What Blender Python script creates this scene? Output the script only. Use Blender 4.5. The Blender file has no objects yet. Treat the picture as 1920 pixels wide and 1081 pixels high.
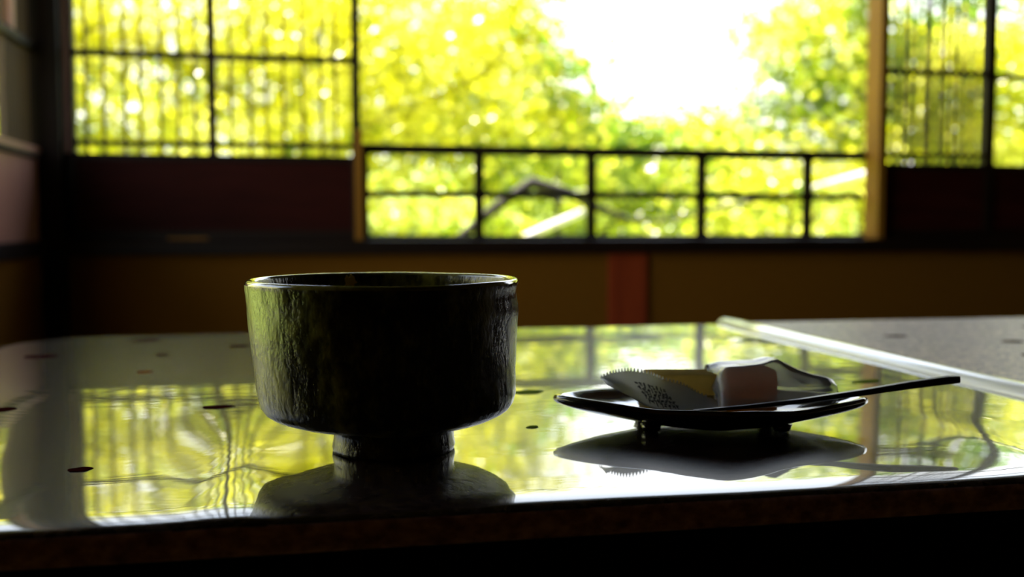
import bpy, bmesh, math, random
import numpy as np
from mathutils import Vector, Matrix, noise

R = math.radians
random.seed(7)
scn = bpy.context.scene
C = scn.collection

# ------------------------------------------------------------------ camera
TH = R(11)                      # the camera looks 11 degrees to the right of the window wall's normal
TZ = 0.33                       # table top height
cam_d = bpy.data.cameras.new('camera')
cam = bpy.data.objects.new('camera', cam_d)
C.objects.link(cam)
cam.location = (0, 0, TZ + 0.1025)
cam.rotation_euler = (R(90 - 3.525), 0, -TH)
cam_d.lens = 35.0
cam_d.sensor_width = 36
cam_d.clip_start = 0.02
cam_d.clip_end = 200
cam_d.dof.use_dof = True
cam_d.dof.focus_distance = 0.45
cam_d.dof.aperture_fstop = 6.6
scn.camera = cam

# ------------------------------------------------------------------ sky, sun, exposure
w = bpy.data.worlds.new('sky')
scn.world = w
w.use_nodes = True
nt = w.node_tree
nt.nodes.clear()
out = nt.nodes.new('ShaderNodeOutputWorld')
bg = nt.nodes.new('ShaderNodeBackground')
tc = nt.nodes.new('ShaderNodeTexCoord')
sx = nt.nodes.new('ShaderNodeSeparateXYZ')
cr = nt.nodes.new('ShaderNodeValToRGB')
cr.color_ramp.elements[0].position = 0.0
cr.color_ramp.elements[0].color = (1.0, 0.99, 0.97, 1)
cr.color_ramp.elements[1].position = 0.75
cr.color_ramp.elements[1].color = (0.42, 0.62, 1.0, 1)
m_ = cr.color_ramp.elements.new(0.28)
m_.color = (0.93, 0.97, 1.0, 1)
nt.links.new(tc.outputs['Generated'], sx.inputs[0])
nt.links.new(sx.outputs['Z'], cr.inputs[0])
nt.links.new(cr.outputs[0], bg.inputs[0])
bg.inputs[1].default_value = 3.6
nt.links.new(bg.outputs[0], out.inputs[0])

sun_d = bpy.data.lights.new('sun', 'SUN')
sun_d.energy = 38.0
sun_d.angle = R(0.6)
sun_d.color = (1.0, 0.93, 0.80)
sun = bpy.data.objects.new('sun', sun_d)
C.objects.link(sun)
sun.rotation_euler = Vector((-0.45, 0.55, 1.15)).to_track_quat('Z', 'Y').to_euler()
sun.location = (0, 0, 8)

scn.view_settings.view_transform = 'Standard'
scn.view_settings.look = 'None'
scn.view_settings.gamma = 1.0
scn.view_settings.use_curve_mapping = False
scn.view_settings.exposure = 0.0

# ------------------------------------------------------------------ materials
def mat(name):
    m = bpy.data.materials.new(name)
    m.use_nodes = True
    return m, m.node_tree, m.node_tree.nodes['Principled BSDF']

def N(t, kind, **kw):
    n = t.nodes.new(kind)
    for k, v in kw.items():
        if k in n.inputs:
            n.inputs[k].default_value = v
        else:
            setattr(n, k, v)
    return n

def ramp(t, src, stops):
    r = t.nodes.new('ShaderNodeValToRGB')
    e = r.color_ramp.elements
    e[0].position, e[0].color = stops[0][0], (*stops[0][1], 1)
    e[1].position, e[1].color = stops[-1][0], (*stops[-1][1], 1)
    for p, c in stops[1:-1]:
        x = e.new(p)
        x.color = (*c, 1)
    t.links.new(src, r.inputs[0])
    return r

def simple(name, c1, c2, scale=(8, 8, 8), rough=0.5, bump=0.0, detail=5, coat=0.0, spec=0.5, dist=0.001):
    m, t, p = mat(name)
    co = N(t, 'ShaderNodeTexCoord')
    mp = N(t, 'ShaderNodeMapping')
    mp.inputs['Scale'].default_value = scale
    t.links.new(co.outputs['Object'], mp.inputs[0])
    nz = N(t, 'ShaderNodeTexNoise', Scale=1.0, Detail=detail, Roughness=0.6)
    t.links.new(mp.outputs[0], nz.inputs['Vector'])
    r = ramp(t, nz.outputs['Fac'], [(0.3, c1), (0.7, c2)])
    t.links.new(r.outputs[0], p.inputs['Base Color'])
    p.inputs['Roughness'].default_value = rough
    p.inputs['Coat Weight'].default_value = coat
    p.inputs['Coat Roughness'].default_value = 0.05
    p.inputs['Specular IOR Level'].default_value = spec
    if bump:
        b = N(t, 'ShaderNodeBump', Strength=bump, Distance=dist)
        t.links.new(nz.outputs['Fac'], b.inputs['Height'])
        t.links.new(b.outputs[0], p.inputs['Normal'])
    return m

M_WOOD = simple('dark_wood', (0.006, 0.003, 0.002), (0.018, 0.008, 0.004), (60, 60, 4), 0.5, 0.2, spec=0.15)
M_WOODH = simple('dark_wood_horizontal', (0.006, 0.003, 0.002), (0.018, 0.008, 0.004), (4, 60, 60), 0.5, 0.2, spec=0.15)
M_RED = simple('red_brown_wood', (0.20, 0.03, 0.008), (0.30, 0.05, 0.012), (60, 60, 4), 0.6, 0.2, spec=0.1)
M_GLOW_WOOD = simple('foliage_glow_wood', (0.22, 0.095, 0.006), (0.32, 0.14, 0.012), (60, 60, 4), 0.5, 0.2, spec=0.2)  # golden tone stands in for foliage glow on the wood
M_LIT_WOOD = simple('window_lit_wood', (0.50, 0.24, 0.17), (0.62, 0.32, 0.24), (40, 40, 4), 0.4, 0.1)  # pink tone stands in for window light caught by dark wood
M_BOARD = simple('board_wood', (0.022, 0.003, 0.002), (0.04, 0.006, 0.004), (5, 30, 30), 0.6, 0.2, spec=0.08)
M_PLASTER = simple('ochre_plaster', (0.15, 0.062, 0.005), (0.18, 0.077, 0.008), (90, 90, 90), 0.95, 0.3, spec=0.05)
M_BACKW = simple('darkened_plaster', (0.06, 0.035, 0.012), (0.08, 0.045, 0.016), (90, 90, 90), 0.95, 0.3, spec=0.05)  # darkened so the unseen walls bounce little light back
M_CEIL = simple('ceiling_wood', (0.02, 0.011, 0.006), (0.04, 0.022, 0.011), (4, 60, 60), 0.7, spec=0.1)
M_TATAMI = simple('woven_rush', (0.10, 0.07, 0.02), (0.16, 0.12, 0.035), (400, 30, 30), 0.85, 0.3, spec=0.1)
M_SLAT = simple('reed_slat', (0.035, 0.016, 0.004), (0.09, 0.042, 0.010), (80, 80, 6), 0.6)
M_BLACK = simple('black_lacquer', (0.002, 0.002, 0.003), (0.004, 0.003, 0.004), (60, 60, 60), 0.10, 0.25, 2, 0.9, 0.6, 0.001)
M_APRON = simple('black_table_frame', (0.003, 0.002, 0.002), (0.006, 0.004, 0.004), (20, 20, 20), 0.5, spec=0.05)
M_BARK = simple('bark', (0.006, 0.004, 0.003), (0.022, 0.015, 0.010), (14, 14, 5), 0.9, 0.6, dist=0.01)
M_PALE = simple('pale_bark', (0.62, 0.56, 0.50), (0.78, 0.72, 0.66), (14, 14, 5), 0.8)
M_MOSS = simple('moss_ground', (0.10, 0.16, 0.015), (0.30, 0.36, 0.03), (0.9, 0.9, 0.9), 0.95, 0.5, dist=0.05)
M_TILE = simple('roof_wood', (0.04, 0.03, 0.02), (0.07, 0.05, 0.04), (5, 50, 50), 0.8)
M_GOLDLEAF = simple('gold_glaze', (0.85, 0.50, 0.03), (0.95, 0.65, 0.08), (900, 900, 900), 0.4)
M_STICK = simple('dark_pick_wood', (0.006, 0.004, 0.004), (0.014, 0.009, 0.008), (200, 900, 900), 0.3, 0.2, dist=0.0003)
M_PRINT = simple('printed_ink', (0.03, 0.03, 0.045), (0.05, 0.05, 0.07), (200, 200, 200), 0.6)
M_INLAY = simple('inlaid_leaf_brown', (0.02, 0.003, 0.003), (0.035, 0.006, 0.005), (90, 90, 90), 0.8, spec=0.0)
M_INLAYG = simple('inlaid_leaf_green', (0.10, 0.16, 0.02), (0.15, 0.2, 0.03), (90, 90, 90), 0.8, spec=0.0)
M_INLAYR = simple('inlaid_leaf_rust', (0.16, 0.05, 0.02), (0.22, 0.08, 0.03), (90, 90, 90), 0.8, spec=0.0)

def table_material(name, rough_coat, coat, base_rough, lighten, dspec=0.5):
    m, t, p = mat(name)
    p.inputs['Specular IOR Level'].default_value = dspec
    co = N(t, 'ShaderNodeTexCoord')
    mp = N(t, 'ShaderNodeMapping')
    mp.inputs['Scale'].default_value = (1, 1.8, 1)
    mp.inputs['Rotation'].default_value = (0, 0, R(12))
    t.links.new(co.outputs['Object'], mp.inputs[0])
    n1 = N(t, 'ShaderNodeTexNoise', Scale=170.0, Detail=4.0, Roughness=0.55, Distortion=1.2)
    t.links.new(mp.outputs[0], n1.inputs['Vector'])
    k = lighten
    r1 = ramp(t, n1.outputs['Fac'], [(0.42, (0.04 * k, 0.015 * k, 0.012 * k)), (0.50, (0.16 * k, 0.085 * k, 0.065 * k)), (0.58, (0.34 * k, 0.22 * k, 0.17 * k))])
    n2 = N(t, 'ShaderNodeTexNoise', Scale=7.0, Detail=2.0)
    t.links.new(co.outputs['Object'], n2.inputs['Vector'])
    r2 = ramp(t, n2.outputs['Fac'], [(0.35, (0.8, 0.8, 0.85)), (0.65, (1.0, 0.97, 0.92))])
    mx = N(t, 'ShaderNodeMix', data_type='RGBA', blend_type='MULTIPLY')
    mx.inputs[0].default_value = 1.0
    t.links.new(r1.outputs[0], mx.inputs[6])
    t.links.new(r2.outputs[0], mx.inputs[7])
    t.links.new(mx.outputs[2], p.inputs['Base Color'])
    p.inputs['Roughness'].default_value = base_rough
    p.inputs['Coat Weight'].default_value = coat
    p.inputs['Coat Roughness'].default_value = rough_coat
    p.inputs['Coat IOR'].default_value = 1.8
    # faint brush waves in the poured lacquer
    mp2 = N(t, 'ShaderNodeMapping')
    mp2.inputs['Scale'].default_value = (16, 34, 26)
    t.links.new(co.outputs['Object'], mp2.inputs[0])
    n3 = N(t, 'ShaderNodeTexNoise', Scale=1.0, Detail=3.0, Roughness=0.5, Distortion=0.6)
    t.links.new(mp2.outputs[0], n3.inputs['Vector'])
    b = N(t, 'ShaderNodeBump', Strength=0.5, Distance=0.00010)
    t.links.new(n3.outputs['Fac'], b.inputs['Height'])
    t.links.new(b.outputs[0], p.inputs['Coat Normal'])
    return m

M_TABLE = table_material('poured_lacquer_top', 0.015, 1.0, 0.26, 0.22, 0.10)
M_TABLE2 = table_material('satin_lacquer_top', 0.35, 0.25, 0.5, 1.6)

M_RIM = simple('smooth_rim_glaze', (0.10, 0.09, 0.02), (0.20, 0.18, 0.05), (300, 300, 300), 0.12, 0.15, coat=1.0, dist=0.0003)
M_SEAM_GLINT = simple('seam_reflection_edge', (0.90, 0.90, 0.90), (0.93, 0.93, 0.92), (60, 8, 60), 0.2, coat=1.0)  # near-white base stands in for sky reflected along the table seam
M_LIP = simple('mottled_red_lip', (0.22, 0.09, 0.08), (0.80, 0.45, 0.42), (150, 150, 220), 0.5, spec=0.3)
def leaf_material(name, dark, mid, light):
    m, t, p = mat(name)
    t.nodes.remove(p)
    o = t.nodes['Material Output']
    g = N(t, 'ShaderNodeNewGeometry')
    co = N(t, 'ShaderNodeTexCoord')
    nz = N(t, 'ShaderNodeTexNoise', Scale=1.9, Detail=2.0, Roughness=0.55)
    t.links.new(co.outputs['Object'], nz.inputs['Vector'])
    sp = N(t, 'ShaderNodeMapRange')
    sp.inputs['From Min'].default_value = 0.33
    sp.inputs['From Max'].default_value = 0.67
    sp.inputs['To Max'].default_value = 0.72
    t.links.new(nz.outputs['Fac'], sp.inputs['Value'])
    ma = N(t, 'ShaderNodeMath', operation='MULTIPLY_ADD')
    ma.inputs[1].default_value = 0.28
    t.links.new(g.outputs['Random Per Island'], ma.inputs[0])
    t.links.new(sp.outputs[0], ma.inputs[2])
    r = ramp(t, ma.outputs[0], [(0.09, dark), (0.48, mid), (0.92, light)])
    d = N(t, 'ShaderNodeBsdfDiffuse')
    tr = N(t, 'ShaderNodeBsdfTranslucent')
    gl = N(t, 'ShaderNodeBsdfGlossy', Roughness=0.3)
    gl.inputs['Color'].default_value = (1, 1, 1, 1)
    t.links.new(r.outputs[0], d.inputs[0])
    t.links.new(r.outputs[0], tr.inputs[0])
    m1 = N(t, 'ShaderNodeMixShader', Fac=0.62)
    t.links.new(d.outputs[0], m1.inputs[1])
    t.links.new(tr.outputs[0], m1.inputs[2])
    m2 = N(t, 'ShaderNodeMixShader', Fac=0.025)
    t.links.new(m1.outputs[0], m2.inputs[1])
    t.links.new(gl.outputs[0], m2.inputs[2])
    t.links.new(m2.outputs[0], o.inputs[0])
    return m

M_LEAFY = leaf_material('maple_leaf_yellow_green', (0.025, 0.065, 0.001), (0.54, 0.52, 0.002), (0.95, 0.90, 0.16))
M_LEAFG = leaf_material('maple_leaf_green', (0.012, 0.045, 0.001), (0.20, 0.28, 0.002), (0.88, 0.82, 0.08))
M_LEAFD = leaf_material('deep_green_leaf', (0.05, 0.12, 0.015), (0.14, 0.28, 0.02), (0.34, 0.46, 0.03))

# ------------------------------------------------------------------ object helpers
def link(name, me, m=None, parent=None, smooth=False):
    o = bpy.data.objects.new(name, me)
    C.objects.link(o)
    if m is not None and me is not None and not me.materials:
        me.materials.append(m)
    if smooth:
        me.polygons.foreach_set('use_smooth', [True] * len(me.polygons))
    if parent is not None:
        o.parent = parent
    return o

def obj(name, bm, m=None, parent=None, smooth=False):
    me = bpy.data.meshes.new(name)
    bmesh.ops.recalc_face_normals(bm, faces=bm.faces[:])
    bm.to_mesh(me)
    bm.free()
    return link(name, me, m, parent, smooth)

def box(bm, x0, x1, y0, y1, z0, z1, bev=0.0):
    r = bmesh.ops.create_cube(bm, size=1.0)
    vs = r['verts']
    for v in vs:
        v.co = Vector(((x0 + x1) / 2 + v.co.x * (x1 - x0), (y0 + y1) / 2 + v.co.y * (y1 - y0), (z0 + z1) / 2 + v.co.z * (z1 - z0)))
    if bev:
        es = list({e for v in vs for e in v.link_edges})
        bmesh.ops.bevel(bm, geom=es, offset=bev, segments=2, affect='EDGES', profile=0.6)
    return bm

def B(*a, **k):
    return box(bmesh.new(), *a, **k)

def loft(bm, loops, cap0=True, cap1=True, closed=True):
    rows = [[bm.verts.new(p) for p in lp] for lp in loops]
    n = len(rows[0])
    for a, b in zip(rows, rows[1:]):
        for i in range(n if closed else n - 1):
            j = (i + 1) % n
            bm.faces.new((a[i], a[j], b[j], b[i]))
    if cap0 and closed:
        bm.faces.new(rows[0])
    if cap1 and closed:
        bm.faces.new(rows[-1])
    return bm

def tube(bm, pts, radii, seg=8):
    pts = [Vector(p) for p in pts]
    loops = []
    for i, p in enumerate(pts):
        d = (pts[min(i + 1, len(pts) - 1)] - pts[max(i - 1, 0)]).normalized()
        a = d.cross(Vector((0, 0, 1)))
        if a.length < 0.05:
            a = d.cross(Vector((1, 0, 0)))
        a.normalize()
        b = d.cross(a)
        loops.append([p + (a * math.cos(k * 2 * math.pi / seg) + b * math.sin(k * 2 * math.pi / seg)) * radii[i] for k in range(seg)])
    return loft(bm, loops)

def tag(o, label=None, cat=None, group=None, kind=None):
    if label: o['label'] = label
    if cat: o['category'] = cat
    if group: o['group'] = group
    if kind: o['kind'] = kind
    return o

def empty(name, loc=(0, 0, 0), rz=0.0):
    o = bpy.data.objects.new(name, None)
    C.objects.link(o)
    o.location = loc
    o.rotation_euler = (0, 0, rz)
    o.empty_display_size = 0.05
    return o

def struct(name, bm, m, label=None, cat=None, smooth=False):
    o = obj(name, bm, m, smooth=smooth)
    tag(o, label, cat, kind='structure')
    return o

# ------------------------------------------------------------------ the room
WY = 2.40                       # inner face of the window wall
CH = 2.35
XL, XR, YB = -0.60, 3.2, -2.4
struct('floor', B(XL - .1, XR + .1, YB - .1, WY + .1, -0.06, 0.0), M_TATAMI, 'woven rush floor of the dim room under the low tables', 'floor')
struct('ceiling', B(XL - .1, XR + .1, YB - .1, WY + .1, CH, CH + 0.06), M_CEIL, 'dark boarded ceiling above the tea room', 'ceiling')
bm = B(XL, XR, WY, WY + 0.09, 0, 0.375)
box(bm, XL, XR, WY, WY + 0.09, 1.78, CH)
struct('wall_front', bm, M_PLASTER, 'ochre plaster wall below and above the windows facing the garden', 'wall')
bm = B(XL - .09, XL, 1.5, WY, 0, 0.375)
box(bm, XL - .09, XL, YB, WY, 1.78, CH)
box(bm, XL - .09, XL, YB, 0.5, 0, 1.78)  # unseen full-height bay left open ahead of this, to light the bowl's left side
struct('wall_left', bm, M_PLASTER, 'ochre plaster wall with the side window at the left', 'wall')
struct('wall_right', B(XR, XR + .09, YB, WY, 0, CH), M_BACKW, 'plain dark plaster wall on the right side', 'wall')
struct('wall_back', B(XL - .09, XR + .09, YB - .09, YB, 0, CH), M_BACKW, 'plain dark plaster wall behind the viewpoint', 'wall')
struct('trim_1', B(XL, XR, WY - 0.03, WY + 0.11, 0.368, 0.402, bev=0.003), M_WOODH, 'long dark wooden sill beam under the garden windows', 'sill')
struct('trim_2', B(XL, XR, WY - 0.01, WY + 0.10, 1.70, 1.78, bev=0.003), M_WOODH, 'dark wooden lintel over the garden windows', 'lintel')
struct('trim_3', B(XL - 0.05, -0.556, WY - 0.04, WY + 0.10, 0.0, CH, bev=0.004), M_WOOD, 'black corner post between side window and front window', 'post')
struct('trim_4', B(0.711, 0.812, WY - 0.012, WY + 0.06, 0.0, 0.368, bev=0.003), M_RED, 'reddish brown stud in the ochre wall below the railing', 'post')
struct('trim_5', B(1.437, 1.456, WY - 0.02, WY + 0.05, 0.402, 1.70, bev=0.002), M_GLOW_WOOD, 'post coloured with golden foliage glow at the right end of the window opening', 'post')
struct('trim_6', B(0.086, 0.1035, WY - 0.036, WY - 0.018, 0.402, 0.66, bev=0.001), M_GLOW_WOOD, 'short added strip coloured as a glowing lit edge at the left end of the railing', 'post')
struct('trim_7', B(XL - 0.09, XL + 0.014, 1.50, WY - 0.04, 0.368, 0.402, bev=0.003), M_WOOD, 'dark sill beam under the side window', 'sill')

def sliding_panel(name, x0, x1, y0, y1, pitch, sw, muntins_x, muntins_z, label, board=M_BOARD, slats=True, lowrail=True, stile=0.02, stiles=(0.02, 0.02)):
    """A sliding lattice window: stiles, rails, a low board and reed slats behind the lattice."""
    r = empty(name, (0, 0, 0))
    tag(r, label, 'window', kind='structure')
    zt = 1.70
    for a, b in ((x0, x0 + stiles[0]), (x1 - stiles[1], x1)):
        obj('stile', B(a, b, y0, y1, 0.402, zt, bev=0.0015), M_WOOD, r)
    xa, xb = x0 + stiles[0], x1 - stiles[1]
    obj('rail', B(xa, xb, y0, y1, 0.585, 0.600, bev=0.001), M_WOODH, r)
    obj('rail', B(xa, xb, y0, y1, 0.402, 0.425, bev=0.001), M_WOODH, r)
    obj('rail', B(xa, xb, y0, y1, zt - 0.03, zt, bev=0.001), M_WOODH, r)
    if lowrail:
        obj('thin_rail', B(xa, xb, y0 + 0.006, y1 - 0.004, 0.618, 0.630), M_WOODH, r)
    obj('board', B(xa, xb, y0 + 0.008, y1 - 0.008, 0.425, 0.585), board, r)
    ym = (y0 + y1) / 2
    for mx in muntins_x:
        obj('muntin', B(mx - 0.006, mx + 0.006, y0 + 0.004, ym, 0.600, zt - 0.03), M_WOOD, r)
    for mz in muntins_z:
        obj('muntin', B(xa, xb, y0 + 0.005, ym, mz - 0.0075, mz + 0.0075), M_WOODH, r)
    if slats:
        me = None
        x = xa + pitch * 0.6
        while x < xb - sw:
            if me is None:
                o = obj('slat', B(-sw / 2, sw / 2, ym, ym + 0.008, 0.600, zt - 0.03), M_SLAT, r)
                me = o.data
            else:
                o = link('slat', me, None, r)
            o.location = (x + random.uniform(-.12, .12) * pitch, 0, 0)
            x += pitch
    return r

w1 = sliding_panel('window_1', -0.556, 0.101, WY + 0.005, WY + 0.035, 0.040, 0.0068, [-0.241], [0.825, 1.05, 1.275, 1.5],
              'sliding lattice window with reed slats left of the opening')
obj('sill_glint', B(-0.34, -0.25, WY + 0.003, WY + 0.012, 0.403, 0.409, bev=0.001), M_GLOW_WOOD, w1)  # golden sliver painted in for a light reflection on the sill
obj('lit_edge', B(-0.556, -0.546, WY - 0.002, WY + 0.005, 0.600, 1.67), M_LIT_WOOD, w1)  # strip coloured as the lit wooden edge beside the corner post
sliding_panel('window_2', 1.456, 1.79, WY + 0.005, WY + 0.035, 0.0215, 0.0075, [], [0.842, 1.07, 1.3, 1.52],
              'sliding lattice window with fine reed slats right of the opening', stiles=(0.014, 0.022))
sliding_panel('window_3', 1.79, 2.9, WY + 0.005, WY + 0.035, 0.03, 0.008, [2.1, 2.4, 2.7], [0.836, 1.07, 1.3, 1.52],
              'open lattice window without slats at the far right', slats=False, stiles=(0.004, 0.022), lowrail=False)
struct('trim_8', B(2.9, XR, WY, WY + 0.09, 0.375, 1.78), M_WOOD, 'dark boarded end of the window wall', 'wall panel')

# side window in the left wall: an added open bay, then a slatted panel against the corner post
r = empty('window_4')
tag(r, 'side window with slatted panel beside the black corner post', 'window', kind='structure')
X0, X1 = XL - 0.03, XL
obj('rail', B(X0, X1 + 0.004, 1.53, WY - 0.04, 0.592, 0.606, bev=0.001), M_LIT_WOOD, r)
obj('board', B(X0 + 0.008, X1 - 0.004, 1.53, WY - 0.04, 0.40, 0.585), M_LIT_WOOD, r)
obj('rail', B(X0, X1 + 0.008, 1.53, WY - 0.04, 0.582, 0.592), M_WOOD, r)
obj('muntin', B(X0, X1, 1.53, WY - 0.04, 0.816, 0.832), M_WOODH, r)
obj('muntin', B(X0, X1, 1.53, WY - 0.04, 1.27, 1.285), M_WOODH, r)
for yy in (0.5, 1.5):
    obj('stile', B(X0, X1, yy, yy + 0.03, 0.0 if yy < 1 else 0.402, 1.70), M_WOOD, r)
obj('stile', B(X0 + 0.012, X1 + 0.002, 2.185, 2.2, 0.832, 1.70), M_LIT_WOOD, r)
obj('rail', B(X0, X1, 0.2, WY - 0.04, 1.67, 1.78), M_WOODH, r)
me = None
y = 2.17
while y < WY - 0.045:
    if me is None:
        o = obj('slat', B(X0 + 0.004, X0 + 0.018, -0.004, 0.004, 0.606, 1.67), M_SLAT, r)
        me = o.data
    else:
        o = link('slat', me, None, r)
    o.location = (0, y, 0)
    y += 0.021

# railing across the opening
r = empty('railing', (0.77, WY + 0.06, 0.402))
tag(r, 'low dark wooden railing with five bays across the window opening', 'railing')
def rp(name, x0, x1, z0, z1, d=0.012, m=M_WOODH, bev=0.002):
    return obj(name, B(x0 - 0.77, x1 - 0.77, -d, d, z0 - 0.402, z1 - 0.402, bev=bev), m, r)
rp('top_rail', 0.102, 1.437, 0.610, 0.634, 0.016)
rp('middle_rail', 0.102, 1.437, 0.505, 0.522, 0.009)
rp('bottom_rail', 0.102, 1.437, 0.402, 0.413, 0.014)
for xx in (0.110, 0.394, 0.683, 0.980, 1.278):
    rp('post', xx - 0.0115, xx + 0.0115, 0.411, 0.612, 0.008, M_WOOD, 0.001)

# unseen eaves, added to keep direct sun out of the room
bm = bmesh.new()
box(bm, -2.2, 4.6, WY + 0.09, WY + 0.95, 2.10, 2.16)
box(bm, -1.9, XL - 0.09, -2.6, WY + 0.09, 2.10, 2.16)
struct('sun_block_eaves', bm, M_TILE, 'unseen wooden eaves added to keep direct sun out of the windows', 'sun_block_eaves')

# ------------------------------------------------------------------ tables
def rounded_outline(x0, x1, y0, y1, rads, n=48, per=60):
    """counter-clockwise outline with its own radius at each corner: (x1,y0),(x1,y1),(x0,y1),(x0,y0)"""
    pts = []
    cs = [(x1, y0, -90, rads[0], -1, 1), (x1, y1, 0, rads[1], -1, -1), (x0, y1, 90, rads[2], 1, -1), (x0, y0, 180, rads[3], 1, 1)]
    arcs = []
    for cx, cy, a0, rr, sxx, syy in cs:
        ox, oy = cx + sxx * rr, cy + syy * rr
        arcs.append([(ox + rr * math.cos(R(a0 + 90 * k / n)), oy + rr * math.sin(R(a0 + 90 * k / n))) for k in range(n + 1)])
    for i in range(4):
        a = arcs[i]
        b = arcs[(i + 1) % 4]
        pts += a
        p, q = a[-1], b[0]
        for k in range(1, per):
            pts.append((p[0] + (q[0] - p[0]) * k / per, p[1] + (q[1] - p[1]) * k / per))
    return pts

def edge_dist(x, y, x0, x1, y0, y1, rads):
    cx, cy = (x0 + x1) / 2, (y0 + y1) / 2
    rr = rads[0] if (x >= cx and y < cy) else rads[1] if x >= cx else rads[2] if y >= cy else rads[3]
    qx = abs(x - cx) - ((x1 - x0) / 2 - rr)
    qy = abs(y - cy) - ((y1 - y0) / 2 - rr)
    return -(math.hypot(max(qx, 0), max(qy, 0)) + min(max(qx, qy), 0) - rr)

def tabletop(x0, x1, y0, y1, rads, wave, ridge=None, soft=0.018, drop=0.0012, rim=0.005):
    """world-space poured lacquer slab: flat centre, softly sagging margin, rounded lip"""
    bm = bmesh.new()
    outl = rounded_outline(x0, x1, y0, y1, rads)
    cx, cy = (x0 + x1) / 2, (y0 + y1) / 2
    S = [1 - 0.00045 * i for i in range(1, 26)] + [0.985, 0.98, 0.975]
    s = 0.97
    while s > 0.03:
        S.append(s)
        s -= 0.0115
    S = sorted(set(S), reverse=True)
    loops = []
    def zz(x, y):
        t = max(edge_dist(x, y, x0, x1, y0, y1, rads), 0)
        z = TZ
        if t < rim:
            z -= rim - math.sqrt(max(rim * rim - (rim - t) ** 2, 0))
        if t < soft:
            z -= drop * ((soft - t) / soft) ** 2
        m = 0.12 + math.exp(-t / 0.05)
        z += wave * m * noise.noise(Vector((x * 11, y * 7, 1.7)))
        z += wave * 0.25 * m * noise.noise(Vector((x * 34, y * 22, 5.1)))
        if ridge:
            for (ax, ay, bx, by, wd, amp) in ridge:
                dx, dy = bx - ax, by - ay
                L = math.hypot(dx, dy)
                u = ((x - ax) * dx + (y - ay) * dy) / L / L
                v = ((x - ax) * dy - (y - ay) * dx) / L
                if -0.3 < u < 1.3:
                    env = math.exp(-((u - 0.35) / 0.42) ** 2)
                    z += amp * env * math.exp(-(v / wd) ** 2)
        return z
    # bottom, lip, top
    lipz = TZ - 0.0135
    loops.append([(cx + (p[0] - cx) * 0.985, cy + (p[1] - cy) * 0.985, lipz) for p in outl])
    loops.append([(cx + (p[0] - cx) * 0.994, cy + (p[1] - cy) * 0.994, lipz) for p in outl])
    loops.append([(cx + (p[0] - cx) * 0.999, cy + (p[1] - cy) * 0.999, lipz + 0.0015) for p in outl])
    loops.append([(p[0], p[1], lipz + 0.004) for p in outl])
    loops.append([(p[0], p[1], zz(p[0], p[1])) for p in outl])
    for s in S:
        loops.append([(lambda x, y: (x, y, zz(x, y)))(cx + (p[0] - cx) * s, cy + (p[1] - cy) * s) for p in outl])
    loft(bm, loops)
    return bm, (cx, cy), zz

def shift(bm, v):
    bmesh.ops.translate(bm, verts=bm.verts[:], vec=Vector(v))
    return bm

def inlay(tab, c, x, y, a, b, rot, m, label=None):
    """thin leaf-shaped inlay just proud of the lacquer"""
    bm = bmesh.new()
    pts = []
    n = 20
    for k in range(n):
        t = 2 * math.pi * k / n
        rr = 1 - 0.12 * abs(math.sin(t * 2.5)) + 0.05 * math.sin(3 * t)
        px, py = a * rr * math.cos(t), b * rr * math.sin(t)
        pts.append((px * math.cos(rot) - py * math.sin(rot), px * math.sin(rot) + py * math.cos(rot)))
    lo = [(p[0], p[1], 0) for p in pts]
    hi = [(p[0] * 0.93, p[1] * 0.93, 0.0004) for p in pts]
    loft(bm, [lo, hi])
    o = obj('inlaid_leaf', bm, m, tab)
    o.location = (x - c[0], y - c[1], SURF[tab['label']](x, y) - 0.00005)
    if label: o['label'] = label
    return o

SURF = {}
def build_table(label, x0, x1, y0, y1, rads, m, wave, ridge, group=None):
    bm, c, zf_ = tabletop(x0, x1, y0, y1, rads, wave, ridge)
    SURF[label] = zf_
    t = empty('low_table', (c[0], c[1], 0))
    tag(t, label, 'table', group)
    shift(bm, (-c[0], -c[1], 0))
    for f in bm.faces:
        f.material_index = 1 if (f.calc_center_median().z < TZ - 0.0027) else 0
    o = obj('tabletop', bm, m, t, smooth=True)
    o.data.materials.append(M_LIP)
    hx, hy = (x1 - x0) / 2 - 0.02, (y1 - y0) / 2 - 0.014
    bm = bmesh.new()
    zt = TZ - 0.0136
    for a in ((-hx, hx, -hy, -hy + 0.02), (-hx, hx, hy - 0.02, hy), (-hx, -hx + 0.02, -hy, hy), (hx - 0.02, hx, -hy, hy)):
        box(bm, a[0], a[1], a[2], a[3], zt - 0.055, zt, bev=0.002)
    obj('apron', bm, M_APRON, t)
    for sx_ in (-1, 1):
        for sy_ in (-1, 1):
            a, b = sx_ * (hx - 0.03), sy_ * (hy - 0.03)
            obj('leg', B(a - 0.022, a + 0.022, b - 0.022, b + 0.022, 0, zt, bev=0.004), M_APRON, t)
    return t, c

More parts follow.
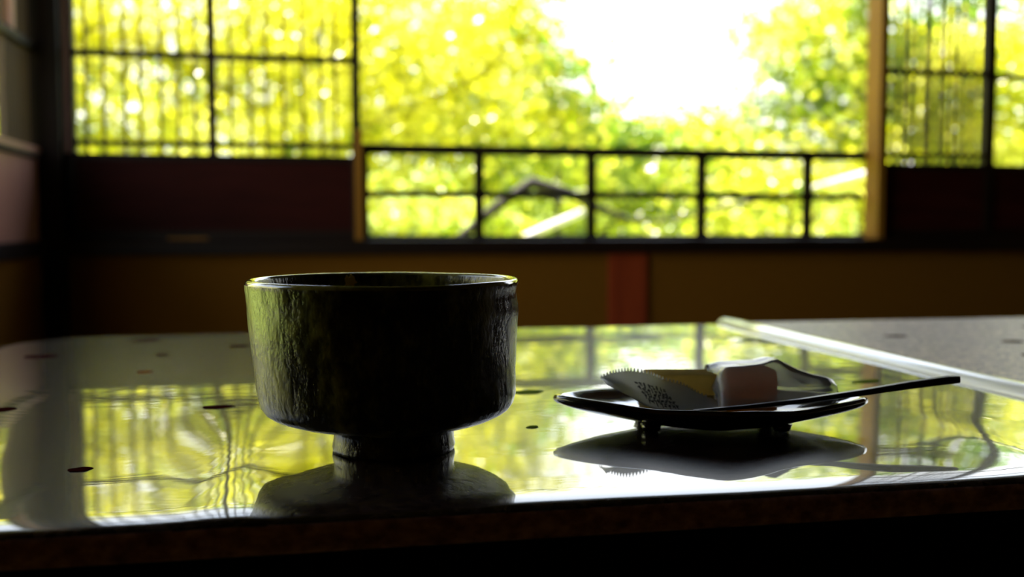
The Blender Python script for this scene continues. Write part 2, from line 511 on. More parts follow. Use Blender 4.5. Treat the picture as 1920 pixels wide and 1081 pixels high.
ridges = [(-0.0325, 0.362, -0.045, 0.60, 0.014, 0.0016),
          (0.30, 0.36, 0.345, 0.50, 0.016, 0.0009),
          (-0.135, 0.362, -0.16, 0.55, 0.02, 0.0007)]
tab1, c1 = build_table('glossy mottled lacquer table holding the footed bowl and the dish',
                       -0.275, 0.420, 0.3545, 1.005, (0.02, 0.012, 0.085, 0.03), M_TABLE, 0.0007, ridges)
tab2, c2 = build_table('grey satin lacquer table abutting the glossy table at far right',
                       0.4225, 1.11, 0.36, 1.012, (0.012, 0.02, 0.02, 0.012), M_TABLE2, 0.0004, None)
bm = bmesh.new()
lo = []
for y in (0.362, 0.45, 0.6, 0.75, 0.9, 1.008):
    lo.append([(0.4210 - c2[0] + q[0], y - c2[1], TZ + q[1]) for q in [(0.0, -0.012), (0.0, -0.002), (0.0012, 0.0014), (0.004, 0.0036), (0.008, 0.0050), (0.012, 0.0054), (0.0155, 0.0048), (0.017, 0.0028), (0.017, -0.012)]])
tag(obj('seam_glint_moulding', loft(bm, lo), M_SEAM_GLINT, tab2, smooth=True), 'glossy raised seam strip, pale to carry the bright reflection')  # strip added where the seam shows a bright reflection
for x, y, a, b, rt, mm_, lb in [(-0.1002, 0.4436, 0.0055, 0.0042, 0.3, M_INLAY, 'small dark red leaf'), (-0.218, 0.843, 0.014, 0.011, 0, M_INLAY, None),
                      (-0.154, 0.944, 0.013, 0.012, 0.5, M_INLAY, None), (-0.057, 0.584, 0.010, 0.006, 0, M_INLAY, None),
                      (-0.176, 0.60, 0.008, 0.007, 0.2, M_INLAY, None), (-0.122, 0.738, 0.006, 0.006, 0, M_INLAYR, 'rust coloured leaf'),
                      (0.127, 0.601, 0.011, 0.008, 0.2, M_INLAYG, 'green leaf'), (0.107, 0.495, 0.004, 0.003, 0.7, M_INLAYG, 'green leaf'),
                      (-0.124, 0.835, 0.006, 0.006, 0, M_INLAY, None), (-0.068, 0.886, 0.010, 0.009, 0, M_INLAY, None),
                      (0.357, 0.60, 0.014, 0.006, 0.4, M_INLAYG, 'green leaf')]:
    inlay(tab1, c1, x, y, a, b, rt, mm_, lb)
for x, y, a, b, rt in [(0.533, 0.847, 0.012, 0.009, 0.0), (0.611, 0.787, 0.013, 0.010, 0.4), (0.72, 0.9, 0.012, 0.01, 0.9), (0.56, 0.70, 0.010, 0.008, 0.9)]:
    inlay(tab2, c2, x, y, a, b, rt, M_INLAY)

# ------------------------------------------------------------------ the footed tea bowl
mg, t, p = mat('olive_black_glaze')
co = N(t, 'ShaderNodeTexCoord')
n1 = N(t, 'ShaderNodeTexNoise', Scale=75.0, Detail=6.0, Roughness=0.65)
mp = N(t, 'ShaderNodeMapping')
mp.inputs['Scale'].default_value = (1, 1, 0.5)
t.links.new(co.outputs['Object'], mp.inputs[0])
t.links.new(mp.outputs[0], n1.inputs['Vector'])
r1 = ramp(t, n1.outputs['Fac'], [(0.38, (0.004, 0.003, 0.001)), (0.52, (0.03, 0.027, 0.003)), (0.66, (0.17, 0.15, 0.012))])
t.links.new(r1.outputs[0], p.inputs['Base Color'])
r2 = ramp(t, n1.outputs['Fac'], [(0.35, (0.16,) * 3), (0.7, (0.42,) * 3)])
t.links.new(r2.outputs[0], p.inputs['Roughness'])
n2 = N(t, 'ShaderNodeTexNoise', Scale=190.0, Detail=4.0, Roughness=0.6)
t.links.new(mp.outputs[0], n2.inputs['Vector'])
ad = N(t, 'ShaderNodeMath', operation='ADD')
t.links.new(n1.outputs['Fac'], ad.inputs[0])
ml = N(t, 'ShaderNodeMath', operation='MULTIPLY')
ml.inputs[1].default_value = 0.35
t.links.new(n2.outputs['Fac'], ml.inputs[0])
t.links.new(ml.outputs[0], ad.inputs[1])
b = N(t, 'ShaderNodeBump', Strength=0.9, Distance=0.0013)
t.links.new(ad.outputs[0], b.inputs['Height'])
t.links.new(b.outputs[0], p.inputs['Normal'])
p.inputs['Coat Weight'].default_value = 0.45
p.inputs['Coat Roughness'].default_value = 0.16
p.inputs['Specular IOR Level'].default_value = 0.2
b2 = N(t, 'ShaderNodeBump', Strength=1.0, Distance=0.0016)
t.links.new(ad.outputs[0], b2.inputs['Height'])
t.links.new(b2.outputs[0], p.inputs['Coat Normal'])

bowl = empty('tea_bowl', (0.0295, 0.4605, TZ + 0.0002), -TH)
bowl.scale = (0.99, 0.99, 1.0)
tag(bowl, 'wide dark olive glazed tea bowl on a narrow foot', 'bowl')
prof = [(0.0, 22.5, 30.5), (0.3, 24.3, 32.3), (2, 24.6, 32.6), (5, 24.0, 32.0), (8.5, 23.8, 31.8), (10.6, 24.8, 33.0), (11.9, 28, 38), (13.4, 36, 43.5),
        (15.4, 46, 51), (17.6, 52.5, 55.5), (19.6, 55.4, 58.2), (22.2, 57.2, 60.2), (26, 58.2, 61.4), (31, 58.7, 61.6), (37, 59.3, 61.3),
        (44, 60.2, 61.5), (52, 61.0, 61.7), (59, 61.6, 62.0), (64, 62.0, 62.5), (66.5, 62.1, 62.3), (70, 62.5, 61.7), (72, 62.6, 61.5), (75, 62.9, 62.0), (77, 62.9, 62.4),
        (78.3, 62.3, 62.1), (78.9, 61.3, 61.2), (78.7, 60.0, 60.0), (77.6, 59.1, 59.2), (74, 58.6, 58.8), (66, 58.0, 58.4), (50, 57, 57.5), (35, 55, 56), (26, 50, 52), (22, 40, 43), (20, 25, 28), (19.5, 8, 10)]
NS = 160
loops = []
for k, (z, rl, rr) in enumerate(prof):
    lp = []
    out_ = k < 23 and z > 1
    for i in range(NS):
        a = 2 * math.pi * i / NS
        c = math.cos(a)
        rad = (rl + rr) / 2 + (rr - rl) / 2 * c
        if out_:
            rad += 0.55 * noise.noise(Vector((c * 2.2, math.sin(a) * 2.2, z * 0.045))) + 0.28 * noise.noise(Vector((c * 7, math.sin(a) * 7, z * 0.11 + 4)))
        zz_ = z + (0.35 * noise.noise(Vector((c * 1.7, math.sin(a) * 1.7, 9))) if z > 60 else 0)
        lp.append((rad * c / 1000, rad * math.sin(a) / 1000, zz_ / 1000))
    loops.append(lp)
bm = loft(bmesh.new(), loops)
for f in bm.faces:
    f.material_index = 1 if f.calc_center_median().z > 0.0766 else 0
o = obj('bowl_body', bm, mg, bowl, smooth=True)
o.data.materials.append(M_RIM)
# gold fleck on the inner wall
bm = bmesh.new()
ang0 = math.atan2(0.0537, -0.0245)
prv = []
outline = [(-5, 3), (-3.4, 0.8), (-4.0, -2.5), (-2.5, -5), (-0.8, -3), (0.3, -5.5), (2.6, -4), (3.4, -1.5), (5, 0.2), (2.6, 1.0), (2.1, 3.0), (0.2, 1.6), (-1.8, 2.4), (-3.2, 1.9)]
for dr in (0.0, -0.35):
    prv.append([((58.75 + dr) / 1000 * math.cos(ang0 - u / 58.0), (58.75 + dr) / 1000 * math.sin(ang0 - u / 58.0), (73.9 - v) / 1000) for u, v in [(q[0] * 0.75, q[1] * 0.8) for q in outline]])
tag(obj('gold_patch', loft(bm, prv), M_GOLDLEAF, bowl), 'ragged gold patch on the inner wall')

# ------------------------------------------------------------------ the lacquer dish
dish = empty('lacquer_dish', (0.1984, 0.4817, TZ + 0.0002), -TH)
tag(dish, 'black lacquer square dish with upturned corners beside the bowl', 'dish')
def dish_r(a, pw=1.22):
    return (abs(math.cos(a) / 81.5) ** pw + abs(math.sin(a) / 51.0) ** pw) ** (-1 / pw)
def dish_z(a):
    cs = abs(math.cos(2 * a)) ** 1.5             # 1 at the corners, 0 at edge midpoints
    base = 16.2 if math.cos(a) < 0 else 16.2 - 1.6 * math.cos(a) ** 2
    return base - 1.6 * (1 - cs)
ND = 128
rows = [(0.0, None, 5.8), (0.28, 0.0, 5.8), (0.40, 0.02, 5.8), (0.55, 0.22, 6.0), (0.75, 0.52, 5.6), (0.90, 0.80, 5.0), (0.975, 0.96, 4.2), (0.998, 0.99, 2.9), (1.0, 1.0, 1.7),
        (0.993, 1.0, 0.5), (0.975, 1.0, 0.0), (0.95, 0.955, -0.2), (0.86, 0.72, 0.0), (0.72, 0.42, 0.0), (0.55, 0.18, 0.0), (0.36, 0.05, 0.0), (0.15, 0.0, 0.0)]
loops = []
for s, zf, th in rows:
    if zf is None:
        zf = 0.0; s = 0.1
    lp = []
    for i in range(ND):
        a = 2 * math.pi * i / ND
        rr = dish_r(a) * (s if s > 0.5 else s)
        if s < 0.7:                              # the well is round
            rr = rr * (s / 0.7) ** 0.5 + (62 * s) * (1 - (s / 0.7) ** 0.5)
        z = 6.8 + (dish_z(a) - 6.8) * zf - th
        lp.append((rr * math.cos(a) / 1000, rr * math.sin(a) / 1000, max(z, 0.9) / 1000))
    loops.append(lp)
obj('dish_body', loft(bmesh.new(), loops), M_BLACK, dish, smooth=True)
for a in (215, 325, 35, 145):
    bm = bmesh.new()
    cx, cy = 40 * math.cos(R(a)), 26 * math.sin(R(a))
    lp = []
    for z, rr in ((0, 3.4), (0.5, 4.2), (1.6, 4.6), (3.6, 5.4)):
        lp.append([((cx + rr * math.cos(k * math.pi / 8)) / 1000, (cy + rr * math.sin(k * math.pi / 8)) / 1000, z / 1000) for k in range(16)])
    obj('foot', loft(bm, lp), M_BLACK, dish, smooth=True)

# ------------------------------------------------------------------ wrapped sweet
def paper(name, trans, tint, back=0.6):
    m, t, p = mat(name)
    t.nodes.remove(p)
    o = t.nodes['Material Output']
    d = N(t, 'ShaderNodeBsdfDiffuse')
    tr = N(t, 'ShaderNodeBsdfTranslucent')
    tp = N(t, 'ShaderNodeBsdfTransparent')
    gl = N(t, 'ShaderNodeBsdfGlossy', Roughness=0.22)
    co = N(t, 'ShaderNodeTexCoord')
    nz = N(t, 'ShaderNodeTexNoise', Scale=120.0, Detail=4.0)
    t.links.new(co.outputs['Object'], nz.inputs['Vector'])
    r = ramp(t, nz.outputs['Fac'], [(0.3, tuple(c * 0.93 for c in tint)), (0.7, tint)])
    t.links.new(r.outputs[0], d.inputs[0])
    t.links.new(r.outputs[0], tr.inputs[0])
    bp = N(t, 'ShaderNodeBump', Strength=0.35, Distance=0.0006)
    t.links.new(nz.outputs['Fac'], bp.inputs['Height'])
    for s in (d, tr, gl):
        t.links.new(bp.outputs[0], s.inputs['Normal'])
    a = N(t, 'ShaderNodeMixShader', Fac=back)
    t.links.new(d.outputs[0], a.inputs[1]); t.links.new(tr.outputs[0], a.inputs[2])
    b = N(t, 'ShaderNodeMixShader', Fac=trans)
    t.links.new(a.outputs[0], b.inputs[1]); t.links.new(tp.outputs[0], b.inputs[2])
    lw = N(t, 'ShaderNodeLayerWeight', Blend=0.25)
    c = N(t, 'ShaderNodeMixShader')
    t.links.new(lw.outputs['Fresnel'], c.inputs[0])
    t.links.new(b.outputs[0], c.inputs[1]); t.links.new(gl.outputs[0], c.inputs[2])
    t.links.new(c.outputs[0], o.inputs[0])
    return m
M_WRAP = paper('translucent_wrapper', 0.68, (0.93, 0.92, 0.90))
M_FLAP = paper('wrapper_paper', 0.14, (0.98, 0.98, 0.99), 0.85)

def glowing(name, c1, c2):
    m, t, p = mat(name)
    t.nodes.remove(p)
    o = t.nodes['Material Output']
    co = N(t, 'ShaderNodeTexCoord')
    nz = N(t, 'ShaderNodeTexNoise', Scale=260.0, Detail=4.0)
    t.links.new(co.outputs['Object'], nz.inputs['Vector'])
    r = ramp(t, nz.outputs['Fac'], [(0.3, c1), (0.7, c2)])
    d = N(t, 'ShaderNodeBsdfDiffuse'); tr = N(t, 'ShaderNodeBsdfTranslucent')
    t.links.new(r.outputs[0], d.inputs[0]); t.links.new(r.outputs[0], tr.inputs[0])
    a = N(t, 'ShaderNodeMixShader', Fac=0.85)
    t.links.new(d.outputs[0], a.inputs[1]); t.links.new(tr.outputs[0], a.inputs[2])
    t.links.new(a.outputs[0], o.inputs[0])
    return m
M_CAKE = glowing('amber_bean_cake', (0.72, 0.36, 0.08), (0.80, 0.43, 0.11))
M_WAFER = glowing('pale_wafer', (0.52, 0.42, 0.19), (0.58, 0.47, 0.22))

sweet = empty('wrapped_sweet', (0.1984, 0.4817, TZ), -TH)
tag(sweet, 'bar-shaped sweet half out of its translucent wrapper on the black dish', 'sweet')
# pale exposed half and brown wrapped half of the bar
def mm(*v):
    return [q / 1000 for q in v]
obj('pale_cake', B(*mm(-30.5, 9, 15, 37, 13.0, 24.2), bev=0.0012), M_WAFER, sweet)
obj('brown_cake', B(*mm(9.2, 39, 13, 36, 10.5, 27.0), bev=0.004), M_CAKE, sweet)
# sleeve of wrapper, lofted along the bar (open mouth on the left, pinched end on the right)
secs = [  # u, v_front, z_front, v_topfront, z_topfront, v_topback, z_topback, v_back
    (3.5, -4, 9.3, 9, 16.5, 34, 27, 46), (6.5, -6, 9.3, 9, 25, 38, 27.5, 46), (10.5, -6, 9.3, 10.5, 28.2, 38, 28.6, 44), (20, -5, 9.5, 11.5, 29.2, 37.5, 29.0, 43),
    (30, -4, 9.9, 11.5, 30.4, 37, 29.8, 42), (35, -3, 10.2, 12, 32.2, 32, 32.0, 41), (38, -2, 10.6, 12.5, 32.8, 24, 32.6, 40), (43, 0, 11.2, 12, 29.8, 24, 30.4, 38),
    (50, 2, 11.8, 13, 26.5, 24, 27.0, 36), (58, 4, 12.6, 13, 23.8, 22, 24.0, 32), (64, 5, 13.8, 13, 22.8, 20, 23.0, 28), (68.5, 8, 15.5, 13, 21.0, 18, 21.4, 22)]
loops = []
for si, (u, vf, zf, vtf, ztf, vtb, ztb, vb) in enumerate(secs):
    ctrl = [(vf + 6, zf - 0.6), (vf, zf), (vf * 0.55 + vtf * 0.45 - 0.6, zf * 0.5 + ztf * 0.5), (vtf, ztf - 0.8), (vtf + 1.4, ztf), ((vtf + vtb) / 2, (ztf + ztb) / 2 - 0.35),
            (vtb - 1.5, ztb), (vtb, ztb - 0.9), (vb * 0.5 + vtb * 0.5, (zf + ztb) / 2), (vb, zf + 1.2), (vb - 6, zf - 0.4)]
    n = 4
    lp = []
    for i in range(len(ctrl) - 1):
        for k in range(n):
            f = k / n
            a_, b_ = ctrl[i], ctrl[i + 1]
            lp.append((a_[0] + (b_[0] - a_[0]) * f, a_[1] + (b_[1] - a_[1]) * f))
    lp.append(ctrl[-1])
    loops.append([((u + 0.8 * noise.noise(Vector((q[0] * .2, q[1] * .2, u)))) / 1000, (q[0] + 0.7 * noise.noise(Vector((q[0] * .25, q[1] * .25, u * .25)))) / 1000,
                   (q[1] + 0.5 * noise.noise(Vector((q[0] * .22, u * .3, q[1] * .2)))) / 1000) for q in lp])
o = obj('wrapper', loft(bmesh.new(), loops, False, False, closed=False), M_WRAP, sweet, smooth=True)
sd = o.modifiers.new('thick', 'SOLIDIFY'); sd.thickness = 0.00012
# torn serrated flap lying towards the viewer
top = [(-56.8, 23.4), (-49.3, 26.7), (-40.8, 27.8), (-30.9, 26.1), (-22.4, 22.6), (-12.5, 19.8), (-4.6, 15.6), (5.5, 11.2)]
bot = [(-54.6, 22.6), (-44.0, 17.1), (-35.7, 12.4), (-26.1, 9.3), (-16.5, 8.8), (-8.3, 8.8), (-2.8, 9.0), (6.5, 9.2)]
def cr_interp(P, t):
    t = t * (len(P) - 1)
    i = min(int(t), len(P) - 2)
    f = t - i
    p0, p1, p2, p3 = P[max(i - 1, 0)], P[i], P[i + 1], P[min(i + 2, len(P) - 1)]
    return tuple(0.5 * ((2 * b) + (-a + c) * f + (2 * a - 5 * b + 4 * c - d) * f * f + (-a + 3 * b - 3 * c + d) * f ** 3) for a, b, c, d in zip(p0, p1, p2, p3))
def flap_pt(s, v, off=0.0):
    a, b = cr_interp(bot, s), cr_interp(top, s)
    u = a[0] + (b[0] - a[0]) * v
    z = a[1] + (b[1] - a[1]) * v
    y = -9 + 20 * v + 2.0 * math.sin(v * math.pi) + 1.2 * math.sin(s * 9 + v * 3) - off
    return (u / 1000, y / 1000, z / 1000)
NU, NV = 150, 16
bm = bmesh.new()
rowsv = []
for j in range(NV + 1):
    row = []
    for i in range(NU + 1):
        s, v = i / NU, j / NV
        q = list(flap_pt(s, v))
        if j == NV and s < 0.93:
            q[2] += 0.0009 * (1 if i % 4 < 2 else -1)
        row.append(bm.verts.new(q))
    rowsv.append(row)
for j in range(NV):
    for i in range(NU):
        bm.faces.new((rowsv[j][i], rowsv[j][i + 1], rowsv[j + 1][i + 1], rowsv[j + 1][i]))
o = obj('serrated_flap', bm, M_FLAP, sweet, smooth=True)
sd = o.modifiers.new('thick', 'SOLIDIFY'); sd.thickness = 0.00012
# small printed characters in slanting rows
bm = bmesh.new()
rng = random.Random(3)
for row in range(5):
    for k in range(8):
        s0 = 0.30 + k * 0.030 + row * 0.012
        v0 = 0.60 - row * 0.105 - k * 0.006
        for st in range(3):
            ds, dv = rng.uniform(-.008, .008), rng.uniform(-.035, .035)
            if rng.random() < 0.5:
                ws, wv = 0.010, 0.016
            else:
                ws, wv = 0.0035, 0.05
            q = [flap_pt(s0 + ds + a * ws, v0 + dv + b_ * wv, 0.22) for a, b_ in ((-1, -1), (1, -1), (1, 1), (-1, 1))]
            bm.faces.new([bm.verts.new(x) for x in q])
tag(obj('printed_text', bm, M_PRINT, sweet), kind='stuff')

# ------------------------------------------------------------------ wooden pick
pk = empty('sweet_pick', (0.1984, 0.4817, TZ), -TH)
tag(pk, 'slim black wooden pick resting across the right rim of the dish', 'pick')
path = [(-12.6, -20, 11.2, 0.8, 0.7), (14, -19, 13.2, 1.6, 1.0), (42, -16, 15.6, 2.1, 1.3), (60, -12.5, 17.4, 2.3, 1.5), (76, -10, 19.1, 2.4, 1.7), (100, -5, 21.8, 2.5, 2.0), (122, -1, 23.9, 2.6, 2.2), (127.9, 0, 24.1, 2.5, 1.9)]
loops = []
for u, v, z, hw, hh in path:
    lp = []
    for k in range(12):
        a = 2 * math.pi * k / 12
        ca, sa = math.cos(a), math.sin(a)
        e = 0.55
        lp.append((u / 1000, (v + hw * math.copysign(abs(ca) ** e, ca)) / 1000, (z + hh * math.copysign(abs(sa) ** e, sa)) / 1000))
    loops.append(lp)
obj('pick_shaft', loft(bmesh.new(), loops), M_STICK, pk, smooth=False)

# ------------------------------------------------------------------ the garden
bm = bmesh.new()
g = []
for j in range(60):
    y = -6 + j * 0.8
    row = []
    for i in range(70):
        x = -26 + i * 0.9
        z = -1.1 + 0.12 * noise.noise(Vector((x * .3, y * .3, 0)))
        if y > 9:
            z += 3.1 * (1 - math.exp(-((y - 9) / 6.0))) + 0.25 * noise.noise(Vector((x * .25, y * .25, 3)))
        row.append(bm.verts.new((x, y, z)))
    g.append(row)
for j in range(59):
    for i in range(69):
        bm.faces.new((g[j][i], g[j][i + 1], g[j + 1][i + 1], g[j + 1][i]))
struct('ground', bm, M_MOSS, 'mossy garden ground rising into a bank behind the trees', 'ground', smooth=True)

def leaf_template():
    pts = [(0, 0)]
    lobes = [(-150, .55), (-118, .25), (-88, .8), (-60, .3), (-38, 1.0), (-18, .36), (0, 1.15), (18, .36), (38, 1.0), (60, .3), (88, .8), (118, .25), (150, .55)]
    P = [(0.0, 0.0)]
    for a, l in lobes:
        P.append((l * math.cos(R(a)), l * math.sin(R(a))))
    tris = [(0, i, i + 1) for i in range(1, len(P) - 1)]
    return np.array([(p[0], p[1], -0.10 * (p[0] ** 2 + p[1] ** 2)) for p in P]), np.array(tris)
LV, LT = leaf_template()
SV = np.array([(-0.9, 0, 0), (0, -0.5, 0), (1.0, 0, -0.1), (0, 0.5, 0)])
ST = np.array([(0, 1, 2), (0, 2, 3)])

def crown(name, blobs, n, size, m, parent, seed, small=False, flat=0.45, tilt=0.75):
    """many small leaves gathered in flat sprays inside the ellipsoids (x, y, z, rx, ry, rz)"""
    rg = np.random.default_rng(seed)
    vol = np.array([b_[3] * b_[5] for b_ in blobs])
    cnt = rg.multinomial(n, vol / vol.sum())
    P = []
    for b_, c_ in zip(blobs, cnt):
        ns = max(int(c_ / 28), 1)
        d = rg.normal(size=(ns, 3))
        d /= np.linalg.norm(d, axis=1)[:, None]
        d *= rg.random((ns, 1)) ** 0.45
        ctr = d * np.array(b_[3:6]) + np.array(b_[:3])
        idx = rg.integers(0, ns, c_)
        off = rg.normal(size=(c_, 3)) * np.array([0.20, 0.20, 0.20 * flat])
        P.append(ctr[idx] + off)
    P = np.concatenate(P)
    k = len(P)
    ax = rg.normal(size=(k, 3)) * np.array([tilt, tilt, 0]) + np.array([0, 0, 1.0])
    ax /= np.linalg.norm(ax, axis=1)[:, None]
    h = rg.normal(size=(k, 3))
    u = np.cross(ax, h); u /= np.linalg.norm(u, axis=1)[:, None]
    v = np.cross(ax, u)
    sc = size * rg.uniform(0.6, 1.25, (k, 1, 1))
    tv, tt = (SV, ST) if small else (LV, LT)
    V = P[:, None, :] + sc * (tv[None, :, 0:1] * u[:, None, :] + tv[None, :, 1:2] * v[:, None, :] + tv[None, :, 2:3] * ax[:, None, :])
    nv = len(tv)
    F = (tt[None] + (np.arange(k) * nv)[:, None, None]).reshape(-1, 3)
    me = bpy.data.meshes.new(name)
    me.vertices.add(k * nv)
    me.vertices.foreach_set('co', V.reshape(-1).astype(np.float32))
    me.loops.add(F.size)
    me.loops.foreach_set('vertex_index', F.reshape(-1).astype(np.int32))
    me.polygons.add(len(F))
    me.polygons.foreach_set('loop_start', np.arange(0, F.size, 3, dtype=np.int32))
    me.polygons.foreach_set('loop_total', np.full(len(F), 3, dtype=np.int32))
    me.update(calc_edges=True)
    me.materials.append(m)
    o = bpy.data.objects.new(name, me)
    C.objects.link(o)
    o.parent = parent
    o['kind'] = 'stuff'
    return o

def tree(name, label, cat, base, trunk, r0, branches, blobs, n, size, m, seed, group=None, bark=None, **kw):
    bark = bark or M_BARK
    t = empty(name, base)
    tag(t, label, cat, group)
    bx, by, bz = base
    rel = lambda p: (p[0] - bx, p[1] - by, p[2] - bz)
    k = len(trunk)
    obj('trunk', tube(bmesh.new(), [rel(p) for p in trunk], [r0 * (1 - 0.75 * i / (k - 1)) for i in range(k)], 10), bark, t, smooth=True)
    for pts, ra, rb in branches:
        kk = len(pts)
        obj('branch', tube(bmesh.new(), [rel(p) for p in pts], [ra + (rb - ra) * i / (kk - 1) for i in range(kk)], 8), bark, t, smooth=True)
    bl = [(b_[0] - bx, b_[1] - by, b_[2] - bz, *b_[3:]) for b_ in blobs]
    crown('crown', bl, n, size, m, t, seed, **kw)
    return t

def fork(a, b, ra, rb, bend=0.25, n=6, seed=0):
    rg = random.Random(seed)
    a, b = Vector(a), Vector(b)
    s = Vector((rg.uniform(-1, 1), rg.uniform(-1, 1), rg.uniform(0.2, 1))) * bend
    return ([tuple(a.lerp(b, i / n) + s * math.sin(math.pi * i / n)) for i in range(n + 1)], ra, rb)

G = -1.05
# the big maple left of centre
T = (0.2, 7.6, G)
tree('maple_tree', 'large yellow green maple filling the left and middle of the window view', 'tree', T,
     [T, (0.25, 7.55, 0.0), (0.35, 7.5, 1.0), (0.2, 7.5, 1.8), (0.4, 7.5, 2.5)], 0.13,
     [fork((0.3, 7.5, 0.8), (-1.3, 7.1, 1.7), 0.05, 0.012, seed=1), fork((0.3, 7.5, 1.1), (1.6, 7.2, 1.9), 0.05, 0.012, seed=2), fork((0.3, 7.5, 1.5), (-0.8, 7.3, 2.3), 0.045, 0.01, seed=3), fork((0.3, 7.5, 0.7), (0.6, 6.3, 1.2), 0.035, 0.01, seed=4)],
     [(0.75, 7.2, 2.0, 1.1, .8, .75), (0.0, 6.8, 1.6, 1.1, .8, .8), (-0.9, 7.2, 1.8, 1.1, .8, .9), (1.35, 7.3, 1.65, .55, .7, .5), (0.5, 6.4, 1.1, .7, .5, .35), (1.2, 6.9, 1.05, .6, .5, .25), (1.7, 7.3, 1.25, .45, .5, .3), (1.5, 7.3, 2.15, .45, .5, .3)],
     19000, 0.044, M_LEAFY, 11)
T = (-2.2, 6.4, G)
tree('maple_tree', 'leafy maple seen through the slats of the left lattice window', 'tree', T,
     [T, (-2.15, 6.4, 0.3), (-2.0, 6.5, 1.4), (-1.9, 6.5, 2.2)], 0.10,
     [fork((-2.1, 6.4, 0.9), (-1.2, 6.6, 1.7), 0.04, 0.01, seed=5), fork((-2.0, 6.5, 1.2), (-3.0, 6.6, 2.0), 0.04, 0.01, seed=6)],
     [(-1.6, 6.6, 1.4, 1.0, .7, .9), (-2.6, 6.3, 1.2, 1.0, .8, 1.0), (-2.0, 6.5, 2.2, 1.2, .8, .45), (-0.9, 6.0, 0.9, .6, .5, .4)],
     12000, 0.042, M_LEAFY, 12)
# right maple with the sloping crown
T = (4.6, 7.9, G)
tree('maple_tree', 'green maple with a sloping crown at the right of the opening', 'tree', T,
     [T, (4.6, 7.8, 0.2), (4.5, 7.7, 1.2), (4.4, 7.6, 2.6)], 0.11,
     [fork((4.5, 7.7, 0.9), (3.3, 7.2, 1.3), 0.04, 0.01, seed=7), fork((4.5, 7.7, 1.3), (3.6, 7.5, 1.9), 0.035, 0.008, seed=8), fork((4.5, 7.7, 1.2), (5.4, 7.5, 1.9), 0.035, 0.008, seed=9)],
     [(4.25, 7.5, 1.85, .75, .6, .55), (3.75, 7.2, 1.5, .65, .5, .34), (3.25, 7.1, 1.15, .75, .5, .26), (4.75, 7.3, 1.5, .7, .6, .6), (3.6, 7.5, 1.95, .35, .3, .16), (3.6, 7.5, 1.95, .35, .3, .16), (4.0, 7.0, 1.15, .9, .5, .35), (4.1, 7.8, 2.45, .6, .4, .32), (3.75, 7.6, 2.1, .25, .3, .2), (5.0, 7.2, 0.9, .6, .5, .5)],
     17000, 0.042, M_LEAFG, 13)
# low maples and shrubs behind the railing
T = (1.6, 6.6, G)
tree('garden_shrub', 'bright shrub directly behind the middle of the railing', 'shrub', T,
     [T, (1.6, 6.6, 0.1), (1.6, 6.6, 0.8)], 0.05, [fork((1.6, 6.6, 0.0), (2.4, 6.7, 0.7), 0.02, 0.006, seed=10)],
     [(1.25, 6.2, 0.80, .55, .45, .22), (1.55, 6.9, 0.50, .55, .5, .22), (2.2, 6.9, 0.78, .6, .5, .30), (2.4, 7.0, 0.45, .5, .5, .2)],
     4200, 0.036, M_LEAFG, 14)
T = (0.3, 6.3, G)
tree('garden_shrub', 'yellow green shrub behind the left bay of the railing', 'shrub', T,
     [T, (0.3, 6.3, 0.0), (0.3, 6.3, 0.7)], 0.05, [fork((0.3, 6.3, 0.0), (-0.3, 6.2, 0.7), 0.02, 0.006, seed=11)],
     [(0.3, 6.2, 0.75, .6, .45, .3), (0.35, 6.2, 0.45, .6, .5, .25), (-0.5, 6.2, 0.7, .7, .5, .4), (-1.4, 6.3, 0.7, .7, .5, .45)],
     5000, 0.036, M_LEAFY, 15)
T = (3.4, 6.8, G)
tree('garden_shrub', 'golden green shrub behind the right bays of the railing', 'shrub', T,
     [T, (3.4, 6.8, 0.0), (3.4, 6.8, 0.7)], 0.05, [fork((3.4, 6.8, 0.0), (3.9, 6.7, 0.7), 0.02, 0.006, seed=12)],
     [(3.0, 6.7, 0.82, .55, .45, .25), (3.7, 6.5, 0.85, .5, .45, .3), (4.3, 6.9, 0.6, .7, .5, .35), (3.2, 6.9, 0.4, .5, .5, .12)],
     4000, 0.036, M_LEAFY, 16)
T = (6.3, 6.8, G)
tree('garden_shrub', 'thin tree behind the far right lattice window', 'shrub', T,
     [T, (6.3, 6.8, 0.3), (6.1, 6.8, 1.6)], 0.06, [fork((6.2, 6.8, 0.5), (5.4, 6.6, 1.3), 0.025, 0.006, seed=13)],
     [(5.7, 6.8, 0.9, .6, .5, .5), (6.4, 6.8, 0.6, .5, .5, .4), (6.0, 6.8, 2.0, .6, .5, .4)],
     3000, 0.036, M_LEAFY, 17)
T = (5.6, 7.0, G)
tree('maple_tree', 'yellow maple right behind the fine slats of the right lattice window', 'tree', T,
     [T, (5.6, 7.0, 0.2), (5.5, 7.0, 1.4)], 0.05, [fork((5.55, 7.0, 0.5), (5.0, 6.7, 1.2), 0.02, 0.006, seed=15)],
     [(4.95, 6.6, 0.95, .5, .4, .45), (5.0, 6.7, 1.7, .5, .4, .4), (4.7, 6.6, 1.4, .4, .4, .4)],
     5000, 0.036, M_LEAFY, 19)
# trees outside the side window
T = (-3.6, 2.6, G)
tree('maple_tree', 'bright maple standing outside the side window', 'tree', T,
     [T, (-3.6, 2.6, 0.2), (-3.5, 2.7, 1.6)], 0.08, [fork((-3.5, 2.6, 0.6), (-2.6, 3.2, 1.2), 0.03, 0.008, seed=14)],
     [(-3.0, 4.0, 0.9, .9, .9, .9), (-3.2, 2.4, 0.9, .9, 1.0, .9), (-3.1, 0.8, 0.9, .8, 1.0, .9)],
     12000, 0.045, M_LEAFY, 18)
